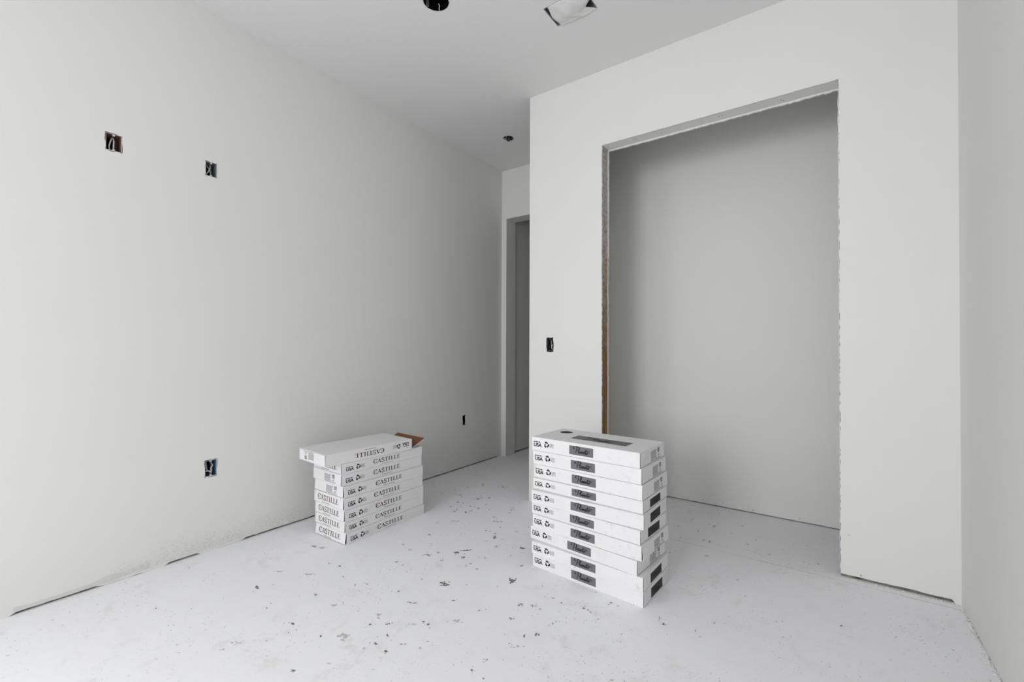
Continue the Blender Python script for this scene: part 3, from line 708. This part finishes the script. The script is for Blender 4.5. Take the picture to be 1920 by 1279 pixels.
# ------------------------------------------------------------------ stains and crumbs on the slab
SPECKS = [(-2.433,1.449,117,84,81,-48,0),(-2.364,1.465,193,139,97,-60,0),(-2.094,1.397,88,63,79,-52,0),(-2.168,1.382,54,38,87,-55,0),(-1.981,1.342,40,29,60,-40,0),(-2.228,1.044,97,69,153,-71,0),(-2.206,1.016,31,22,52,-23,0),(-2.299,1.179,138,99,51,-25,0),(-2.147,1.258,205,147,156,-90,1),(-1.869,1.33,49,35,162,-114,0),(-1.829,1.368,49,35,67,-49,0),(-1.652,1.413,47,34,58,-50,0),(-1.68,1.396,25,18,32,-26,0),(-1.647,1.556,40,28,49,-46,0),(-1.525,1.595,231,166,133,-138,0),(-1.429,1.645,98,70,49,-57,1),(-1.298,1.72,32,23,31,-41,0),(-1.272,1.815,168,120,157,-224,0),(-1.318,1.958,107,77,60,-89,0),(-1.654,2.164,61,44,215,-281,0),(-1.563,2.062,137,98,39,-51,0),(-1.433,2.129,155,111,71,-105,0),(-1.816,1.752,225,161,72,-69,0),(-1.785,1.812,76,54,57,-58,0),(-1.701,1.872,152,109,103,-112,0),(-1.673,1.925,230,165,54,-62,0),(-1.631,1.849,111,80,96,-108,0),(-1.707,1.759,73,52,93,-95,0),(-1.528,1.911,29,21,33,-42,0),(-1.555,1.789,53,38,88,-101,0),(-1.489,1.792,70,50,77,-93,0),(-1.888,1.601,108,78,58,-49,0),(-1.834,1.595,71,51,34,-30,0),(-2.022,1.764,47,34,71,-62,0),(-1.938,1.74,76,55,110,-99,0),(-1.389,1.508,92,66,45,-49,0),(-1.53,1.386,213,153,59,-53,0),(-1.797,1.167,150,107,114,-74,1),(-1.784,1.209,36,26,144,-97,1),(-1.121,1.659,121,87,72,-106,0),(-1.077,1.68,60,43,68,-107,0),(-1.245,1.517,59,42,31,-38,0),(-1.226,1.54,23,17,21,-27,0),(-1.301,1.377,28,20,27,-28,0),(-1.272,1.402,170,122,95,-104,1),(-1.097,1.549,100,72,66,-93,0),(-1.573,1.237,116,83,135,-105,1),(-1.551,1.177,70,50,81,-61,0),(-1.493,1.223,112,80,80,-65,0),(-1.386,1.32,85,61,41,-39,0),(-1.354,1.318,84,60,60,-58,0),(-1.331,1.303,33,23,33,-32,0),(-1.405,1.282,140,100,62,-57,1),(-1.813,0.994,84,60,81,-44,0),(-1.776,0.954,32,23,43,-23,0),(-1.648,1.017,48,34,94,-57,0),(-1.573,1.067,215,154,178,-120,1),(-1.437,1.175,48,34,82,-66,0),(-1.459,1.143,21,15,23,-18,0),(-1.402,1.163,21,15,22,-18,0),(-1.434,1.114,73,52,80,-61,0),(-1.367,1.11,71,51,81,-65,0),(-1.448,1.073,36,25,99,-72,0),(-1.344,1.176,157,112,37,-32,0),(-1.279,1.241,66,47,28,-27,0),(-1.274,1.197,38,27,36,-34,0),(-1.057,1.452,21,15,17,-23,0),(-0.986,1.485,67,48,98,-147,0),(-1.011,1.417,39,28,29,-41,0),(-0.978,1.42,156,112,54,-78,1),(-1.592,0.975,20,14,24,-14,0),(-1.547,0.853,120,85,86,-47,0),(-1.88,0.799,157,112,131,-54,1),(-1.874,0.756,154,110,76,-30,1),(-1.447,0.942,24,17,26,-16,0),(-1.438,0.963,19,13,20,-13,0),(-1.485,0.947,123,88,38,-24,1),(-1.325,1.021,48,34,13,-10,0),(-1.029,1.294,100,71,81,-101,1),(-1.028,1.278,19,14,15,-18,0),(-1.037,1.223,48,34,53,-62,0),(-0.978,1.216,28,20,34,-42,0),(-0.977,1.331,20,14,14,-19,0),(-1.671,1.207,23,16,29,-21,0),(-2.04,1.014,24,17,36,-18,0),(-2.018,0.986,29,21,44,-21,0),(-2.36,2.916,79,57,199,-245,0),(-2.457,2.684,65,47,103,-112,0),(-2.336,2.606,115,83,104,-116,0),(-2.303,2.586,45,33,76,-86,0),(-2.41,2.786,48,35,88,-101,0),(-2.301,2.745,43,31,79,-94,0),(-2.378,2.848,44,32,45,-54,0),(-2.192,2.694,52,37,59,-72,0),(-2.177,2.621,216,156,86,-103,0),(-2.116,2.692,103,74,93,-118,0),(-2.187,2.969,78,56,78,-105,0),(-2.221,3.001,79,57,32,-43,0),(-2.226,2.957,33,24,56,-74,0),(-2.484,2.562,64,46,45,-46,0),(-2.244,2.482,70,50,120,-132,0),(-2.205,2.493,80,57,56,-63,0),(-2.219,2.377,78,56,64,-69,0),(-2.16,2.419,39,28,45,-50,0),(-2.15,2.364,67,48,79,-86,0),(-2.136,2.327,94,68,64,-70,0),(-2.066,2.362,75,54,166,-189,0),(-2.06,2.397,190,137,33,-38,0),(-2.047,2.41,42,30,58,-68,0),(-2.002,2.408,28,20,32,-38,0),(-2.038,2.47,77,55,105,-126,0),(-2.113,2.473,78,56,88,-103,0),(-2.077,2.475,29,21,45,-54,0),(-2.046,2.564,39,28,60,-75,0),(-1.952,2.491,57,41,79,-101,0),(-1.86,2.615,48,35,46,-64,0),(-1.841,2.633,62,45,76,-109,0),(-1.83,2.587,57,41,112,-158,0),(-1.816,2.597,38,27,44,-63,0),(-1.811,2.533,49,35,58,-81,0),(-1.802,2.35,71,51,68,-89,0),(-1.778,2.353,80,58,40,-53,0),(-1.765,2.373,68,49,50,-67,0),(-1.847,2.407,45,33,63,-82,0),(-2.031,2.191,125,90,46,-50,0),(-2.001,2.207,89,64,45,-50,0),(-2.09,2.111,71,51,157,-158,1),(-1.713,2.296,43,31,79,-105,0),(-1.751,2.198,68,49,79,-99,0),(-1.727,2.211,44,31,43,-55,0),(-1.651,2.154,82,59,158,-205,0),(-1.68,2.199,50,36,60,-78,0),(-1.597,2.158,29,21,41,-55,0),(-1.66,2.081,209,150,39,-49,1),(-1.595,2.407,21,15,25,-37,0),(-1.564,2.4,31,22,36,-55,0),(-1.591,2.3,127,91,34,-49,0),(-1.893,1.867,28,20,44,-44,0),(-1.821,1.846,21,15,29,-29,0),(-1.784,1.811,83,60,52,-52,0),(-1.998,1.952,116,83,88,-86,0),(-1.841,1.779,24,17,33,-32,0),(-1.807,1.753,60,43,40,-39,0),(-1.8,1.771,36,25,34,-34,0),(-1.701,1.871,121,87,82,-90,0),(-1.673,1.919,276,198,27,-31,0),(-1.657,1.941,46,33,57,-66,0),(-1.653,1.885,52,38,31,-36,0),(-1.629,1.852,74,53,77,-87,0),(-1.706,1.75,29,21,53,-54,0),(-1.716,1.778,23,17,43,-44,0),(-1.566,2.059,125,90,36,-48,0),(-1.555,2.083,31,22,26,-34,0),(-1.438,2.13,93,67,71,-105,0),(-1.477,2.104,18,13,39,-55,0),(-1.431,2.014,37,26,41,-57,0),(-1.531,1.913,32,23,48,-60,0),(-1.561,1.896,44,32,49,-59,1),(-1.551,1.817,86,62,28,-33,0),(-1.03,1.789,62,44,27,-47,0),(-0.981,1.777,51,36,29,-53,0),(-0.879,1.8,70,50,33,-68,0),(-0.859,1.798,69,49,21,-45,0),(-0.841,1.791,35,25,28,-59,0),(-0.883,1.818,30,21,15,-31,0),(-0.798,1.91,81,58,24,-57,0),(-0.802,1.889,40,29,13,-32,0),(-0.762,1.905,40,28,13,-32,0),(-0.71,1.953,20,14,10,-29,0),(-0.936,1.625,37,27,28,-48,0),(-0.943,1.604,22,16,15,-26,0),(-0.931,1.643,26,19,18,-32,0),(-0.955,1.528,100,71,51,-81,0),(-1.034,1.681,79,57,43,-70,1),(-1.063,1.691,80,57,68,-107,1),(-1.123,1.847,26,18,36,-59,0),(-1.069,1.806,16,12,13,-22,0),(-1.066,1.778,25,17,14,-23,0),(-0.794,1.763,38,27,12,-28,0),(-0.832,1.73,19,13,11,-24,0),(-0.559,1.89,66,47,27,-94,0),(-0.583,1.925,57,41,70,-233,1),(-0.387,2.024,34,24,10,-56,0),(-0.398,2.033,15,10,4,-23,0),(-0.439,1.923,18,13,25,-112,0),(-0.415,1.894,72,51,7,-36,1),(-0.526,1.832,21,15,8,-29,0),(-0.506,1.995,11,8,4,-17,0),(-0.728,1.692,45,32,14,-32,1),(-0.676,1.726,50,36,10,-26,0),(-0.821,1.524,17,12,10,-19,0),(-0.802,1.532,13,9,8,-15,0),(-0.877,1.42,20,14,12,-20,0),(-0.647,1.642,17,12,8,-21,0),(-0.593,1.527,16,11,7,-18,0),(-0.605,1.524,8,5,3,-9,0),(-0.534,1.566,28,20,7,-21,0),(-0.573,1.489,25,17,10,-27,0),(-0.611,1.469,62,44,30,-72,1),(-0.801,1.355,19,13,32,-54,1),(-0.363,2.465,36,25,9,-65,0),(-0.496,2.297,30,21,22,-106,1),(-0.685,1.791,22,16,11,-29,1),(-0.955,1.715,59,42,20,-35,1),(-0.922,1.751,19,14,13,-25,0),(-0.927,1.823,16,11,11,-22,0),(-0.89,1.951,29,21,19,-43,0),(-0.605,2.856,39,28,17,-84,0),(-0.571,2.856,56,40,20,-102,0),(-0.382,2.948,33,24,9,-73,0),(-0.262,2.874,47,34,10,-112,0),(-0.364,2.465,33,23,8,-60,0),(-0.313,2.323,30,22,5,-43,0),(-0.201,2.328,17,12,2,-29,0),(0.047,2.309,43,31,-1,-48,0),(-0.176,2.184,52,37,2,-27,0),(-0.155,2.204,28,20,3,-45,0),(-0.144,2.083,22,16,2,-35,0),(-0.387,2.025,27,19,7,-41,0),(-0.04,2.899,63,45,0,-62,0),(-0.078,2.871,25,18,1,-54,0),(-0.722,2.57,48,34,12,-43,0),(-0.545,2.65,105,75,30,-147,1),(-0.747,3.16,87,62,54,-232,1),(-0.63,3.138,39,28,18,-91,0),(-0.595,3.11,166,120,43,-227,1),(-0.785,2.988,50,36,18,-70,0),(-0.447,3.228,44,32,14,-106,0),(-0.485,3.059,48,34,6,-43,0),(-0.663,2.98,54,39,19,-85,0),(-0.606,2.856,41,29,18,-87,0),(-0.572,2.851,56,40,18,-92,0),(-0.383,2.946,30,21,8,-66,0),(-0.35,3.043,31,22,8,-70,0),(-0.729,2.811,36,26,19,-76,0),(-0.619,3.395,75,54,23,-130,1),(0.047,2.31,58,42,-1,-66,0),(0.349,2.577,18,13,-4,-35,0),(0.391,2.528,26,19,-7,-50,0),(0.358,2.532,18,12,-4,-33,0),(0.369,2.469,17,12,-4,-32,0),(0.458,2.536,17,12,-6,-32,0),(0.282,2.307,12,8,-2,-21,0),(0.305,2.285,16,11,-3,-27,0),(0.054,2.485,19,13,0,-35,0),(0.423,2.669,42,30,-4,-26,0),(0.397,2.593,18,13,-5,-35,0),(-2.709,0.928,35,25,71,-24,0),(-2.659,0.561,24,17,47,-9,0),(-2.411,0.701,47,33,61,-17,0),(-2.228,1.044,97,69,153,-71,0),(-2.292,1.184,103,74,50,-26,0),(-2.04,1.014,24,17,36,-18,0),(-2.018,0.986,44,31,76,-37,0),(-1.819,0.994,84,60,76,-41,0),(-2.415,1.449,116,84,100,-59,0),(-1.941,1.171,78,56,65,-38,0),(-2.256,0.908,18,13,31,-12,0),(-2.19,1.1,98,70,45,-22,1)]
def stains(name, which, mat):
    V, F = [], []; rnd = random.Random(11)
    def blob(x, y, ax, ay, bx, by, k=7):
        b0 = len(V); ph = rnd.uniform(0, 6)
        for i in range(k):
            t = ph+2*math.pi*i/k; r = rnd.uniform(.55, 1.15); c_, s_ = math.cos(t)*r, math.sin(t)*r
            V.append((x+ax*c_+bx*s_, y+ay*c_+by*s_, 0.0003+len(F)*4e-7))
        F.append(tuple(range(b0, b0+k)))
    for (x, y, ax, ay, bx, by, f) in SPECKS:
        if f != which: continue
        A = Vector((ax, ay))*1e-4; B = Vector((bx, by))*1e-4
        big = A.length > 0.012 or B.length > 0.012
        if not big: blob(x, y, *(A*0.8), *(B*0.8))
        nb = rnd.randint(4, 8) if not big else int(6+min(14, A.length*B.length/6e-5))
        for _ in range(nb):
            sp = 0.85 if big else 2.2
            u, v = rnd.gauss(0, .55)*sp, rnd.gauss(0, .55)*sp
            s = rnd.uniform(.16, .42) if big else rnd.uniform(.12, .3)
            q = Vector((x, y))+A*u+B*v; blob(q.x, q.y, *(A*s), *(B*s), 6)
    me = mesh(name, V, F); bm = bmesh.new(); bm.from_mesh(me)
    for f_ in bm.faces:
        f_.normal_update()
        if f_.normal.z < 0: f_.normal_flip()
    bm.to_mesh(me); bm.free()
    o = link(name, me, mat, floor); o['kind'] = 'stuff'; return o
stains('grime_specks', 0, M_speck)
stains('pale_scuffs', 1, M_speckf)
# saw joint in the slab in front of the closet
V, F = [], []; x = -1.05; rnd = random.Random(5)
while x < 0.47:
    ln = rnd.uniform(0.05, 0.16)
    if rnd.random() < 0.96:
        b0 = len(V); y = 2.758+rnd.uniform(-.0012, .0012); w_ = rnd.uniform(.0006, .0013)
        V += [(x, y-w_, .0004), (x+ln, y-w_+rnd.uniform(-.0008, .0008), .0004), (x+ln, y+w_, .0004), (x, y+w_, .0004)]; F.append((b0, b0+1, b0+2, b0+3))
    x += ln+0.002
link('saw_joint', mesh('saw_joint', V, F), simple('dark_joint_line', (0.42, 0.40, 0.36), 0.95, 0.05), floor)  # joint drawn flat as a thin grey-brown line
